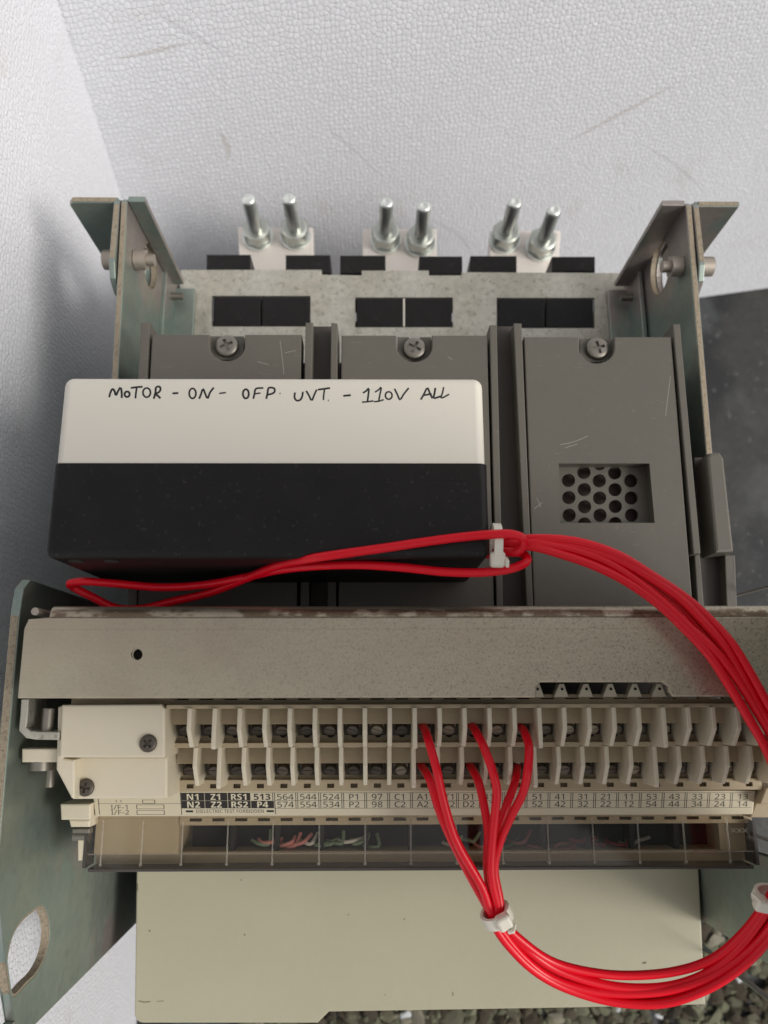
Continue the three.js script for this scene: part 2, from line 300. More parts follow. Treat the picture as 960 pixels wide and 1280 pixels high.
// three arc chute covers
{
  const notch = (u, v0, w, v1) => { const r = []; for (let i = 0; i <= 12; i++) { const a = Math.PI * i / 12; r.push([u + w * Math.cos(a), v1 - w * 0.85 + w * 0.85 * Math.sin(a)]); } return r; };
  const covers = [
    { l: 190, r: 377, t: 418, lb: 171, rb: 371, s: [284, 434], nu: 284 },
    { l: 427, r: 609, t: 419, lb: 423, rb: 618, s: [518, 437], nu: 518 },
    { l: 655, r: 839, t: 421, lb: 668, rb: 867, s: [746, 437], nu: 746 },
  ];
  covers.forEach((c, i) => {
    const n = notch(c.nu, c.t, 22, c.t + 33);
    const poly = [[c.l, c.t], [c.nu - 22, c.t], ...n.reverse(), [c.nu + 22, c.t], [c.r, c.t], [c.rb, 768], [c.lb, 768]];
    const holes = i === 2 ? [[[697, 578], [813, 578], [820, 655], [699, 655]]] : [];
    const m = obj('arc_chute_cover', slab(poly, BC, 0.012, 0.0005, holes), grey, breaker);
    if (i === 2) m.userData.label = 'chute cover with a recessed vent grille';
    obj('screw_pocket', slab([[c.nu - 21, c.t + 2], [c.nu - 7, c.t + 2], [c.nu - 5, c.t + 9], [c.nu + 5, c.t + 9], [c.nu + 7, c.t + 2], [c.nu + 21, c.t + 2], [c.nu + 21, c.t + 32], [c.nu - 21, c.t + 32]], BC + 0.0052, 0.004, 0.0003), grey, m);
    share('screw', headBig, darkSteel, m, P(c.s[0], c.s[1], BC + 0.0052), [0, i * 0.7, 0]);
    if (i === 2) {
      const hs = [];
      const hx = [711, 730.5, 749.5, 769, 789], hy = [[600.5, 622, 644], [590.5, 612, 633.5], [601, 622.5, 644], [591, 612, 633], [601, 622.5, 644]];
      hx.forEach((u, k) => hy[k].forEach((v) => hs.push(disc(u + (v - 622) * 0.02, v, 8.4, 18))));
      const half = (u, v, dn) => { const r = []; for (let k = 0; k <= 9; k++) { const a = Math.PI * k / 9; r.push([u + 8.4 * Math.cos(a), v + (dn ? 1 : -1) * 8.0 * Math.sin(a)]); } return r; };
      hs.push(disc(749.5, 580, 8, 16), disc(730.5, 655, 8.4, 16), disc(769, 654.5, 8.4, 16));
      obj('vent_grille', slab([[694, 566], [811, 566], [813, 668], [696, 668]], BC + 0.0075, 0.0016, 0, hs), grey, m);
      obj('vent_back', slab(rect(690, 560, 825, 670), BC + 0.0118, 0.004, 0), maroon, m);
    }
  });
  // fine scratches
  const pale = M({ color: new THREE.Color(0.34, 0.32, 0.28), roughness: 0.6 });
  for (const l of [[[350, 426], [352, 440], [355, 468]], [[356, 441], [370, 438]], [[700, 556], [718, 552], [735, 545]], [[706, 560], [722, 555]], [[668, 636], [678, 628]], [[671, 622], [676, 634]], [[322, 452], [336, 456]], [[560, 446], [566, 450]], [[838, 470], [832, 520]]])
    obj('scratch', tube(l.map(([u, v]) => { const p = P(u, v, BC); return V3(p.x, 0, p.z); }).concat(l.length < 3 ? [] : []), 0.00011, 12, 5).scale(1, 0.25, 1).translate(0, H - BC, 0), pale, breaker);
  // rails between the covers with brown channels
  obj('cover_rail', slab([[176, 403], [187, 402], [189, 768], [158, 768]].map(([u, v], k) => (k === 2 ? [170, v] : [u, v])), BC - 0.001, 0.02), grey, breaker);
  obj('cover_rail', slab([[382, 403], [391, 403], [386, 768], [375, 768]], BC - 0.001, 0.022), grey, breaker);
  obj('cover_rail', slab([[414, 403], [422, 404], [420, 768], [409, 768]], BC - 0.001, 0.022), grey, breaker);
  obj('cover_rail', slab([[612, 406], [621, 406], [629, 768], [621, 768]], BC - 0.001, 0.022), grey, breaker);
  obj('cover_rail', slab([[642, 404], [652, 404], [667, 768], [659, 768]], BC - 0.001, 0.022), grey, breaker);
  obj('cover_rail', slab([[841, 405], [850, 405], [876, 692], [867, 692]], BC - 0.001, 0.022), grey, breaker);
  for (const [a, b, c, d] of [[386, 418, 414, 382], [618, 646, 664, 626]]) obj('channel', slab([[a, 408], [b, 408], [c, 768], [d, 768]], BC + 0.009, 0.02, 0), brownGrey, breaker);
  // hook housing on the right
  obj('hook_housing', [
    slab([[884, 572], [887, 566], [900, 565], [905, 572], [918, 690], [895, 691]], BC - 0.002, 0.03, 0.0012),
    slab([[918, 694], [919, 694], [922, 768], [909, 768], [906, 694]], BC + 0.006, 0.03, 0.0004),
    slab([[868, 692], [875, 692], [881, 768], [873, 768]], BC + 0.004, 0.02, 0.0004),
  ], grey, breaker);
  obj('hook_recess', slab([[868, 572], [884, 572], [897, 694], [912, 694], [918, 768], [876, 768], [872, 694]], BC + 0.012, 0.02, 0), brownGrey, breaker);
}

// rear zinc plate with three openings, insulators and bus bars
const BP = 0.417;
{
  const openings = [[264, 369, 389, 409], [443, 371, 567, 410], [620, 371.5, 744, 411]];
  const out = [[226, 337], [402, 337], [402, 343], [452, 344], [452, 338], [536, 338], [536, 344], [577, 344], [577, 340], [786, 341], [792, 470], [219, 470]];
  obj('rear_plate', slab(out, BP, 0.0025, 0.0004, openings.map((o) => rect(...o))), zinc, breaker);
  obj('rear_box', box(-0.112, 0.146, 0.47, 0.62, zAt(350, BP), zAt(430, BC)), deep, breaker);
  openings.forEach(([a, t, b, c], i) => {
    const m = (a + b) / 2;
    for (const [l, r] of [[a + 2.5, m - 0.7], [m + 0.7, b - 2]]) obj('insulator_block', slab(rect(l, t + 1.5, r, c - 1.2), BP - 0.0005 + (l > m ? 0.0003 : 0), 0.03, 0.0008), black, breaker);
    if (i === 1) obj('white_spacer', slab(rect(m - 1, t + 2, m + 1, c - 2), BP - 0.0001, 0.01, 0.0001), white, breaker);
  });
  for (const [a, t, b, c] of [[258, 318, 313, 337], [357, 318.5, 413, 341.5], [425, 319, 482, 341.5], [524, 320, 578, 342.5], [588, 319.5, 646, 340], [690, 320.5, 744, 339]])
    obj('phase_barrier', slab([[a, t], [b, t], [b, c], [a, c]], BP + 0.001, 0.05, 0.0006), black, breaker);
  const BB = 0.474;
  const pads = [[297, 284, 391], [453, 286, 546], [613, 288, 701]], tips = [[[310, 248], [361, 247]], [[483, 252], [530, 257]], [[644, 252], [693, 262]]];
  pads.forEach(([a, t, b], i) => {
    const bar = obj('bus_bar', slab([[a, t], [b, t], [b + (470 - b) * 0.02, 352], [a + (470 - a) * 0.02, 352]], BB, 0.01, 0.0006), tin, breaker);
    tips[i].forEach(([u, v]) => {
      const p = P(u, v, 0.430), s = H - BB, L = p.y - s;
      const prof = [[0, 0], [0.0046, 0]]; for (let k = 0; k < 26; k++) { const y = 0.011 + k * (L - 0.013) / 26; prof.push([0.0046, y], [0.0040, y + (L - 0.013) / 52]); }
      prof.push([0.0045, L - 0.0018], [0.0036, L - 0.0002], [0.0024, L], [0.0018, L - 0.0006], [0, L - 0.0008]);
      obj('stud', new THREE.LatheGeometry(prof.map(([r, y]) => new THREE.Vector2(r, y)), 20).translate(p.x, s, p.z), steel, bar);
      obj('nut', [cyl(0.0098, 0.0085, 6).rotateY(0.1 + u).translate(p.x, s + 0.0075, p.z), cyl(0.0088, 0.0006, 24, 0.0076).translate(p.x, s + 0.01205, p.z)], nutSteel, bar);
      obj('washer', cyl(0.0106, 0.0022, 28).translate(p.x, s + 0.0014, p.z), steel, bar);
    });
  });
}

// side brackets at the rear: an inner plate with a narrow flange, and an outer angle plate bolted to it
function rearBracket(s) {            // s = -1 left, +1 right
  const X = s < 0 ? -0.1208 : 0.1530, edge = s < 0 ? [160, 247] : [856, 252];
  const zb = PX(edge[0], edge[1], X).z, yTop = PX(edge[0], edge[1], X).y + 0.0004, zf = zAt(700, 0.33), t = 0.003;
  const hz = -0.2222, hy = 0.278, hr = s < 0 ? 0.0122 : 0.0142;
  const ring = (r) => Array.from({ length: 28 }, (_, i) => [hz + r * Math.cos(i / 28 * 2 * Math.PI), hy + r * Math.sin(i / 28 * 2 * Math.PI)]);
  const yF = s < 0 ? 0.3055 : 0.3085;
  const zy = [[zb, yTop - 0.002], [zb + 0.002, yTop], [zf, yF], [zf, 0.05], [zb, 0.05]];
  const x0 = s < 0 ? X - t : X;
  const m = obj('side_bracket', [sheetX([...zy].reverse(), x0, t, 0.0004, [ring(hr)])], teal, breaker);
  // narrow inward flange along the rear edge
  const fw = s < 0 ? 0.0085 : 0.0115, fx0 = s < 0 ? X + 0.0004 : X - fw, fx1 = s < 0 ? X + fw : X - 0.0004;
  obj('flange', extrude([[fx0, yTop - 0.078], [fx1, yTop - 0.078], [fx1, yTop - 0.003], [fx1 - s * -0.002 * 0 - 0, yTop], [fx0, yTop]], [], t, 0.0004, (g) => g.translate(0, 0, zb - 0.0005)), teal, m);
  obj('cut_edge', sheetX([[zb + 0.003, yTop - 0.0002], [zb + 0.003, yTop + 0.0002], [zf - 0.002, yF + 0.0002], [zf - 0.002, yF - 0.0002]], x0 + 0.0004, t - 0.0008, 0), edgeMetal, m);
  const lin = ring(hr - 0.0001).map(([z, y]) => [-z, y]), lout = ring(hr + 0.0003).map(([z, y]) => [-z, y]);
  obj('hole_edge', extrude(lout, [lin], t + 0.0002, 0, (g) => { g.rotateY(Math.PI / 2); g.translate(x0 - 0.0001, 0, 0); }), edgeMetal, m);
  // outer plate, with a wide outward flange
  const o0 = s < 0 ? X - 2 * t - 0.0006 : X + t + 0.0006, zo = zb + 0.046;
  const outer = obj('mounting_bracket', sheetX([[zb, yTop - 0.002], [zb, yTop - 0.075], [zo, yTop - 0.075], [zo, yTop - 0.010], [zo - 0.004, yTop - 0.003], [zo - 0.011, yTop]].concat([[zb + 0.002, yTop]]), o0, t, 0.0005, [ring(hr * 1.04)]), teal, breaker);
  const W = s < 0 ? 0.0255 : 0.0235, e0 = s < 0 ? o0 - W + t : o0 + t * 0.4, e1 = s < 0 ? o0 + t * 0.6 : o0 + W;
  obj('flange', extrude([[e0, yTop - 0.063], [e1, yTop - 0.063], [e1, yTop - 0.0008], [e0 + (s < 0 ? 0.002 : 0), yTop - 0.0008], [e0, yTop - 0.003]], [], t, 0.0005, (g) => g.translate(0, 0, zb - 0.0005)), teal, outer);
  obj('cut_edge', [box(Math.min(e0, e1) + 0.002, Math.max(e0, e1) - 0.001, H - yTop + 0.0004, H - yTop + 0.0012, zb - 0.0001, zb + t - 0.0009), box(o0 + 0.0004, o0 + t - 0.0004, H - yTop - 0.0002, H - yTop + 0.001, zb + 0.004, zo - 0.013)], edgeMetal, outer);
  // bolt through both
  const bz = s < 0 ? -0.2110 : -0.2072, by = s < 0 ? 0.3025 : 0.3045;
  const rx = (g, x) => g.rotateZ(Math.PI / 2).translate(x, by, bz);
  const hx = s < 0 ? o0 - 0.0044 : o0 + t + 0.0044;
  obj('bolt', [rx(cyl(0.0048, 0.0086, 24), hx), rx(cyl(0.0026, 0.0205, 20), X + s * 0.0008), ...Array.from({ length: 5 }, (_, k) => rx(cyl(0.0029, 0.0006, 20), X - s * (0.0068 + k * 0.0007)))], boltMetal, breaker);
  obj('nut', rx(cyl(0.0056, 0.0055, 6), X - s * 0.0031), boltMetal, breaker);
  // inner angle strip beside the rear plate, with a small stud
  const ax = s < 0 ? xAt(206, 360, BP - 0.02) : xAt(800, 360, BP - 0.02), az0 = zAt(330, BP - 0.02);
  obj('angle_strip', [box(ax - 0.0012, ax + 0.0012, BP - 0.022, BP + 0.02, az0, az0 + 0.09, 0.0005), box(Math.min(ax, ax - s * 0.013), Math.max(ax, ax - s * 0.013), BP - 0.003, BP - 0.0006, az0 + 0.006, az0 + 0.09, 0.0005)], teal, breaker);
  obj('pin', cyl(0.0021, 0.008, 16).rotateZ(Math.PI / 2).translate(ax - s * 0.004, H - BP + 0.010, zAt(371, BP - 0.01)), darkSteel, breaker);
}
rearBracket(-1); rearBracket(1);

// front side plates
{
  const XL = -0.130, zt = PX(45, 722, XL);
  const on = (l, X) => l.map(([u, v]) => { const p = PX(u, v, X); return [p.z, p.y]; });
  const yT = H - 0.283, yT2 = H - 0.2865, zBack = zAt(722, 0.284), zF = zAt(1100, 0.286);
  const low = on([[170, 1135], [15, 1280]], XL), k = (low[1][1] - low[0][1]) / (low[1][0] - low[0][0]);
  const zl = low[0][0] - 0.09, zTip = zF + 0.06;
  const outline = [[zBack + 0.004, yT - 0.001], [zBack + 0.012, yT], [zF, yT2], [zTip, yT2 - 0.03], [zTip, low[0][1] + k * (zTip - low[0][0])], [zl, low[0][1] + k * (zl - low[0][0])], [zl, 0.08], [zBack + 0.001, 0.08], [zBack, yT - 0.006]];
  const hp = on([[53, 1132], [61, 1150], [62, 1172], [57, 1195], [47, 1215], [33, 1230], [17, 1245], [11, 1228], [9, 1205], [11, 1188], [17, 1167], [28, 1150], [40, 1139]], XL);
  const hc = new THREE.CatmullRomCurve3(hp.map(([z, y]) => V3(-z, y, 0)), true).getPoints(60).slice(0, 60), ho = V3(); hc.forEach((p) => ho.addScaledVector(p, 1 / 60));
  const grow = (k) => hc.map((p) => { const q = p.clone().sub(ho), l = q.length(); q.multiplyScalar((l + k) / l).add(ho); return [q.x, q.y]; });
  const pl = obj('side_plate', sheetX(outline, XL - 0.0035, 0.0035, 0.0005, [grow(0).map(([a, b]) => [-a, b])]), teal, breaker);
  obj('hole_edge', extrude(grow(0.0002), [grow(-0.0007)], 0.0030, 0, (g) => { g.rotateY(Math.PI / 2); g.translate(XL - 0.0032, 0, 0); }), edgeMetal, pl);
  pl.userData.label = 'left zinc side plate with a round lifting hole';
  obj('cut_edge', sheetX([[zBack + 0.014, yT - 0.0004], [zBack + 0.014, yT + 0.0002], [zF, yT2 + 0.0002], [zF, yT2 - 0.0004]].reverse(), XL - 0.0031, 0.0027, 0), edgeMetal, pl);
  const XR = 0.160, lr = on([[880, 1152], [960, 1205]], XR), kr = (lr[1][1] - lr[0][1]) / (lr[1][0] - lr[0][0]), zr = lr[0][0] - 0.05;
  obj('side_plate', sheetX([[zBack, yT], [zF, yT2], [zTip, yT2 - 0.03], [zTip, lr[0][1] + kr * (zTip - lr[0][0])], [zr, lr[0][1] + kr * (zr - lr[0][0])], [zr, 0.08], [zBack, 0.08]], XR, 0.0035, 0.0005), teal, breaker);
}

// cross beam: a folded zinc sheet with a rounded rusty rear fold, a notch and a hole
const BM = 0.276;
{
  const z0 = zAt(771, BM), z1 = zAt(872, BM), D = z1 - z0 + 0.004, x0 = xAt(27, 820, BM), x1 = 0.1595;
  const beamColour = tex(2048, 256, (x, y) => {
    const n = f32(x, y * 0.15), m = f64(x * 2, y * 0.3), b = f4(x, y * 0.2), edge = step(0.855, 0.885, y) * (1 - 0.55 * step(0.94, 0.99, y));
    const tone = mix3([0.56, 0.51, 0.39], [0.50, 0.43, 0.335], sat(b * 1.8 - 0.3));
    let g = 0.90 + 0.08 * n + 0.34 * (f64(x * 6, y * 0.9) - 0.5) * (0.12 + 0.88 * x) + 0.05 * (f64(x * 0.5, y * 2) - 0.5);
    let c = tone.map((k) => k * g);
    const rust = step(0.36, 0.54, f64(x * 1, y * 0.25 + 0.4) * 0.6 + f8(x * 2, 0.3) * 0.4) * edge * (1 - step(0.96, 0.995, y) * 0.6);
    c = mix3(c, [0.15, 0.095, 0.058], rust * 0.85);
    c = mix3(c, [0.62, 0.56, 0.44], step(0.93, 0.99, y) * 0.12);
    if (Math.abs(y - 0.74) < 0.006) c = c.map((k) => k * 0.9);
    const dark = step(0.55, 0.85, f64(x * 9, y * 1.0 + 0.1)); return c.map((k) => k * (1 - 0.55 * dark * (0.12 + 0.88 * x)));
  }, true, x1 - x0 + 0.004, D);
  beamColour.offset.set(-(x0 - 0.002) / (x1 - x0 + 0.004), z1 / D); beamColour.wrapT = THREE.ClampToEdgeWrapping;
  const beamMat = M({ map: beamColour, roughnessMap: roughNoise, roughness: 0.68, metalness: 0.72, bumpMap: fineBump, bumpScale: 0.0001 });
  const nb = [[670, 872], [671, 858], [676, 853], [828, 853], [835, 858], [836, 864], [842, 871]].map(([u, v]) => { const p = P(u, v, BM); return [p.x, -p.z]; });
  const xs = xAt(62, 771, BM);
  const pts = [[x0 + 0.001, -z0 - 0.0006], [xs, -z0], [x1, -z0], [x1, -z1], ...nb.reverse(), [x0, -z1], [x0 - 0.0002, -z0 - 0.004]];
  const hole = disc(171, 818, 9, 24).map(([u, v]) => { const p = P(u, v, BM); return [p.x, -p.z]; });
  const g = extrude(pts, [hole], 0.0025, 0.0005, (q) => { q.rotateX(-Math.PI / 2); q.translate(0, H - BM - 0.0025, 0); });
  // rounded fold and rear web
  const R = 0.0042, prof = [];
  for (let i = 0; i <= 8; i++) { const a = i / 8 * Math.PI / 2; prof.push([R * Math.sin(a), -R + R * Math.cos(a)]); }
  prof.push([R, -0.034], [R - 0.0025, -0.034], [R - 0.0025, -R], [0.0006, -0.0025], [0, -0.0025]);
  const s = new THREE.Shape(prof.map(([a, b]) => new THREE.Vector2(a, b)));
  const fold = new THREE.ExtrudeGeometry(s, { depth: x1 - xs, bevelEnabled: false }).rotateY(Math.PI / 2).translate(xs, H - BM, z0);
  // local x -> -z, local z -> x
  const beam = obj('cross_beam', [g, fold], beamMat, breaker);
  const hc = P(171, 818, BM);
  obj('hole_lining', cyl(0.0033, 0.004, 24).translate(hc.x, H - BM - 0.0062, hc.z), deep, beam);
  obj('end_pin', cyl(0.0014, 0.012, 16).translate(xAt(50, 763, BM + 0.004), H - BM - 0.006, zAt(765, BM + 0.004)), boltMetal, beam);
  // shadowy inside under the beam front
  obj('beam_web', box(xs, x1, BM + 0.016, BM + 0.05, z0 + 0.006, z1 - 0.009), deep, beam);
  // corner spacer, clamp and threaded rod at the left end
  const bend = [[31, 874], [30, 893], [29, 903], [28, 911], [35, 918], [45, 919.5], [74, 920]].map(([u, v]) => P(u, v, 0.286));
  const cl = [], w = 0.0014;
  const L = [], Rr = [];
  bend.forEach((p, i) => { const a = bend[Math.max(0, i - 1)], b = bend[Math.min(bend.length - 1, i + 1)], d = b.clone().sub(a).normalize(); L.push([p.x - d.z * w, -(p.z + d.x * w)]); Rr.push([p.x + d.z * w, -(p.z - d.x * w)]); });
  obj('clamp', extrude([...L, ...Rr.reverse()], [], 0.016, 0.0004, (q) => { q.rotateX(-Math.PI / 2); q.translate(0, H - 0.286 - 0.016, 0); }), zinc, breaker);
  const rod = []; const rz0 = zAt(884, 0.29), rz1 = zAt(919, 0.29);
  for (let i = 0; i <= 20; i++) rod.push([i % 2 ? 0.0023 : 0.0019, mix(0, rz1 - rz0, i / 20)]);
  obj('threaded_rod', new THREE.LatheGeometry(rod.map(([r, y]) => new THREE.Vector2(r, y)), 16).rotateX(Math.PI / 2).translate(xAt(60, 900, 0.29), H - 0.29, rz0), darkSteel, breaker);
  obj('clamp_screw', [cyl(0.0042, 0.004, 20).rotateX(Math.PI / 2).translate(xAt(52, 954, 0.296), H - 0.296, zAt(954, 0.296)), cyl(0.0016, 0.008, 14).rotateX(Math.PI / 2).translate(xAt(63, 968, 0.3), H - 0.3, zAt(968, 0.3))], darkSteel, breaker);
}

// terminal block
{
  const XC = (i) => -0.0715 + 0.009 * i, N = 25, xl = -0.076, xr = 0.1495;
  const B1t = 0.286, B1p = 0.296, B1f = 0.304, B2t = 0.2985, B2p = 0.3075, B2f = 0.315, BL = 0.316;
  const zs = { strip: zAt(868, 0.292), lip: zAt(880, 0.287), p1: zAt(905, B1p), f1: zAt(932, 0.300), p2: zAt(954, B2p), f2: zAt(974, 0.3125), led: zAt(989, 0.3125), lab: zAt(1019.5, BL) };
  // strip with slots behind the cells
  const hx = (x0, x1, z0, z1) => [[x0, -z0], [x1, -z0], [x1, -z1], [x0, -z1]];
  const flat = (x0, x1, z0, z1, B, th, holes, bev = 0.0003) => extrude(hx(x0, x1, z0, z1), holes, th, bev, (g) => { g.rotateX(-Math.PI / 2); g.translate(0, H - B - th, 0); });
  const zSl = zAt(873.5, 0.292), s1 = [], s2 = [];
  for (let i = 0; i < N; i++) { s1.push(hx(XC(i) - 0.0028, XC(i) + 0.0028, zSl - 0.0005, zSl + 0.0006)); }
  const zs2 = zAt(982, 0.3125);
  for (let i = 0; i < N; i++) s2.push(hx(XC(i) - 0.0016, XC(i) + 0.0017, zs2 - 0.0011, zs2 + 0.0011));
  const tb = obj('terminal_block', [
    flat(-0.112, xr, zs.strip, zs.lip + 0.0006, 0.292, 0.003, s1),
    box(xl, xr, 0.2875, 0.31, zs.lip, zs.lip + 0.0015, 0.0004),                              // lip
    box(xl, xr, B1p, 0.318, zs.lip + 0.0015, zs.p1, 0.0003),                                 // upper panels
    box(xl, xr, B1f, 0.32, zs.p1, zs.f1 - 0.0012),                                           // upper recess floor
    box(xl, xr, 0.2995, 0.33, zs.f1 - 0.0012, zs.f1 + 0.0006, 0.0003),                       // ledge between the rows
    box(xl, xr, B2p, 0.33, zs.f1 + 0.0006, zs.p2, 0.0003),
    box(xl, xr, B2f, 0.33, zs.p2, zs.f2),
    flat(xl, xr, zs.f2, zs.led, 0.3125, 0.003, s2),
    box(xl, xr, 0.3156, 0.33, zs.f2, zs.led),
  ], tan, breaker);
  // partitions
  const yT1 = H - B1t, yT2 = H - B2t;
  const fin = (zA, zB, yTop, yBase, zTip, full) => sheetX(full ? [[zA, yBase], [zTip, yBase], [zTip, yTop - 0.001], [zTip - 0.001, yTop], [zA, yTop]] : [[zA, yBase], [zTip, yBase], [zTip, yTop - 0.006], [zB, yTop], [zA, yTop]], 0, 0.0016, 0.0003);
  const z11 = zAt(912, B1t), z12 = zAt(934, 0.290), z21 = zAt(958, B2t), z22 = zAt(982, 0.303);
  const gA = boxUV(fin(zs.lip + 0.0014, z11, yT1, H - 0.318, z12, false)), gAf = boxUV(fin(zs.lip + 0.0014, z11, yT1, H - 0.318, zAt(936, 0.287), true));
  const gB = boxUV(fin(zs.f1 + 0.0004, z21, yT2, H - 0.318, z22, false)), gBf = boxUV(fin(zs.f1 + 0.0004, z21, yT2, H - 0.318, zAt(985, 0.3), true));
  for (let i = 0; i < N; i++) {
    const x = XC(i) + 0.0045 - 0.0008, full = [1, 9, 14, 19].includes(i);
    share('partition', full ? gAf : gA, cream, tb, V3(x, 0, 0)); share('partition', full ? gBf : gB, cream, tb, V3(x, 0, 0));
  }
  // terminal screws, washers and wire holes
  const scr = boxUV(merge([cyl(0.0024, 0.0024, 16, 0.0021).translate(0, 0.0008, 0), cyl(0.0029, 0.0004, 16).translate(0, -0.0003, 0), box(-0.0019, 0.0019, H - 0.0001, H + 0.0002, -0.0003, 0.0003).translate(0, 0.0021, 0)]));
  const plate = boxUV(new RoundedBoxGeometry(0.0066, 0.0007, 0.0056, 2, 0.0003)), holeG = boxUV(cyl(0.00145, 0.0006, 16));
  const plateMat = M({ color: new THREE.Color(0.045, 0.036, 0.028), roughness: 0.5, metalness: 0.4 });
  const matS = [M({ color: new THREE.Color(0.14, 0.12, 0.095), roughness: 0.42, metalness: 0.7 }), M({ color: new THREE.Color(0.09, 0.075, 0.06), roughness: 0.45, metalness: 0.6 }), M({ color: new THREE.Color(0.25, 0.215, 0.165), roughness: 0.34, metalness: 0.85 })];
  for (let i = 0; i < N; i++) for (const [B, z, row] of [[B1f, zAt(906.5, B1f), 1], [B2f, zAt(956, B2f), 2]]) {
    const m = matS[Math.floor(rnd() * 3)], dx = rr(-0.0003, 0.0003), tilt = rr(-0.12, 0.12);
    share('clamp_plate', plate, plateMat, tb, V3(XC(i) + dx, H - B + 0.0022, z + 0.0008), [0.25, 0, tilt]);
    share('terminal_screw', scr, m, tb, V3(XC(i) + dx, H - B + 0.0026, z + 0.0006), [0.65, rr(-0.4, 0.4), tilt]);
    if (row === 1) share('wire_hole', holeG, deep, tb, V3(XC(i) + 0.0003, H - B + 0.0001, zAt(917, B)));
  }
  // pointed lugs seen through the notch of the beam
  for (let i = 15; i < 21; i++) {
    const x = XC(i) - 0.0045, z = zAt(864, 0.289), lug = obj('lug', extrude([[x - 0.0028, 0], [x + 0.0028, 0], [x + 0.0013, 0.0048], [x - 0.0004, 0.0048]], [], 0.006, 0.0003, (g) => { g.rotateX(-Math.PI / 2); g.translate(0, H - 0.2955, zAt(872, 0.289)); }), cream, tb);
    obj('lug_hole', cyl(0.0005, 0.0004, 10).translate(x + 0.0004, H - 0.2893, zAt(862, 0.289)), deep, tb);
  }
  // left end cover in two steps
  const ec = obj('end_cover', [
    slab([[77, 881], [201, 880], [206, 886], [206, 947], [74, 947]], B1t, 0.03, 0.0007),
    slab([[88, 946], [209, 946], [209, 998], [91, 999]], 0.2945, 0.03, 0.0007),
    slab([[72, 884], [79, 881.5], [79, 948], [93, 950], [93, 999], [89, 998], [70, 962]], 0.2885, 0.03, 0.0007),
    slab([[27, 936], [72, 936], [72, 953], [27, 953]], 0.2915, 0.008, 0.0006),
    slab([[75, 1005], [113, 1005], [113, 1025], [76, 1025]], 0.3125, 0.02, 0.0006),
    slab([[86, 1025], [112, 1025], [112, 1034], [88, 1034]], 0.316, 0.01, 0.0006),
    slab([[97, 1050], [106, 1050], [106, 1076], [97, 1076]], 0.322, 0.012, 0.0004),
  ], cream, breaker);
  share('screw', headSmall, screwDark, ec, P(186, 929, B1t + 0.0004), [0, 0.4, 0]);
  share('screw', headSmall, screwDark, ec, P(108, 984, 0.2949), [0, 1.0, 0]);
  obj('spring_clip', [slab(rect(90, 1036, 112, 1042), 0.32, 0.004, 0.0004), cyl(0.0022, 0.006, 16).rotateZ(Math.PI / 2).translate(xAt(100, 1044, 0.322), H - 0.324, zAt(1045, 0.322))], darkSteel, ec);
  // right end cover
  obj('end_cover', [slab([[958, 985], [1010, 985], [1010, 1005], [950, 1005]], 0.311, 0.02), slab([[945, 1004], [1000, 1004], [1000, 1022], [938, 1022]], 0.3165, 0.012), box(xr, xr + 0.006, 0.287, 0.32, zs.lip, zs.f2, 0.0006)], tan, breaker);
  // printed label plate
  const plateGeo = slab([[115, 988], [945, 988], [941, 1018], [119, 1020.5]], BL, 0.012, 0.0004);
  const lp = obj('label_plate', plateGeo, cream, breaker);
  const W = 2048, Hc = 160, cv = document.createElement('canvas'); cv.width = W; cv.height = Hc;
  const c = cv.getContext('2d'), kx = W / 825, ky = Hc / 31;
  c.fillStyle = '#cdc4ac'; c.fillRect(0, 0, W, Hc);
  for (let i = 0; i < 900; i++) { c.fillStyle = 'rgba(90,80,60,' + rr(0.02, 0.09) + ')'; c.fillRect(rr(0, W), rr(0, Hc), rr(1, 6), rr(1, 6)); }
  const X = (u) => (u - 117) * kx, Y = (v) => (v - 988.5) * ky;
  const text = (s, u, v, h, col, sx = 1, font = 'sans-serif', wgt = '') => { c.save(); c.translate(X(u), Y(v)); c.scale(kx / 2.6 * sx * 1.0, ky / 2.6); c.font = wgt + ' ' + (h * 2.6 * 1.36) + 'px ' + font; c.textAlign = 'center'; c.textBaseline = 'middle'; c.fillStyle = col; c.fillText(s, 0, 0); c.restore(); };
  const r1 = ['N1', 'Z1', 'RS1', '513', '564', '544', '524', 'P1', '97', 'C1', 'A1', 'OT1', 'D1', '413', 'U1', '51', '41', '31', '21', '11', '53', '43', '33', '23', '13'];
  const r2 = ['N2', 'Z2', 'RS2', 'P4', '574', '554', '534', 'P2', '98', 'C2', 'A2', 'OT2', 'D2', '414', 'U2', '52', '42', '32', '22', '12', '54', '44', '34', '24', '14'];
  const dark = '#262220', U = (i) => 239.8 + i * 28.72;
  c.fillStyle = dark; c.fillRect(X(225.5), Y(991), X(225.5 + 28.72 * 3) - X(225.5), Y(1001) - Y(991)); c.fillRect(X(225.5), Y(1001), X(225.5 + 28.72 * 4) - X(225.5), Y(1010.5) - Y(1001));
  r1.forEach((s, i) => text(s, U(i), 996.2, 7.6, i < 3 ? '#d8d0b8' : dark, 1.28, 'sans-serif', i < 4 ? 'bold' : ''));
  r2.forEach((s, i) => text(s, U(i), 1006, 7.6, i < 4 ? '#d8d0b8' : dark, 1.28, 'sans-serif', i < 4 ? 'bold' : ''));
  c.strokeStyle = dark; c.lineWidth = 1.8;
  const line = (u0, v0, u1, v1, col = dark, w = 1.8) => { c.strokeStyle = col; c.lineWidth = w; c.beginPath(); c.moveTo(X(u0), Y(v0)); c.lineTo(X(u1), Y(v1)); c.stroke(); };
  line(342, 991, 940, 991, dark, 2); line(342, 1001, 940, 1001, dark, 2); line(342, 1010.8, 940, 1010.8, dark, 2); line(312, 991, 342, 991);
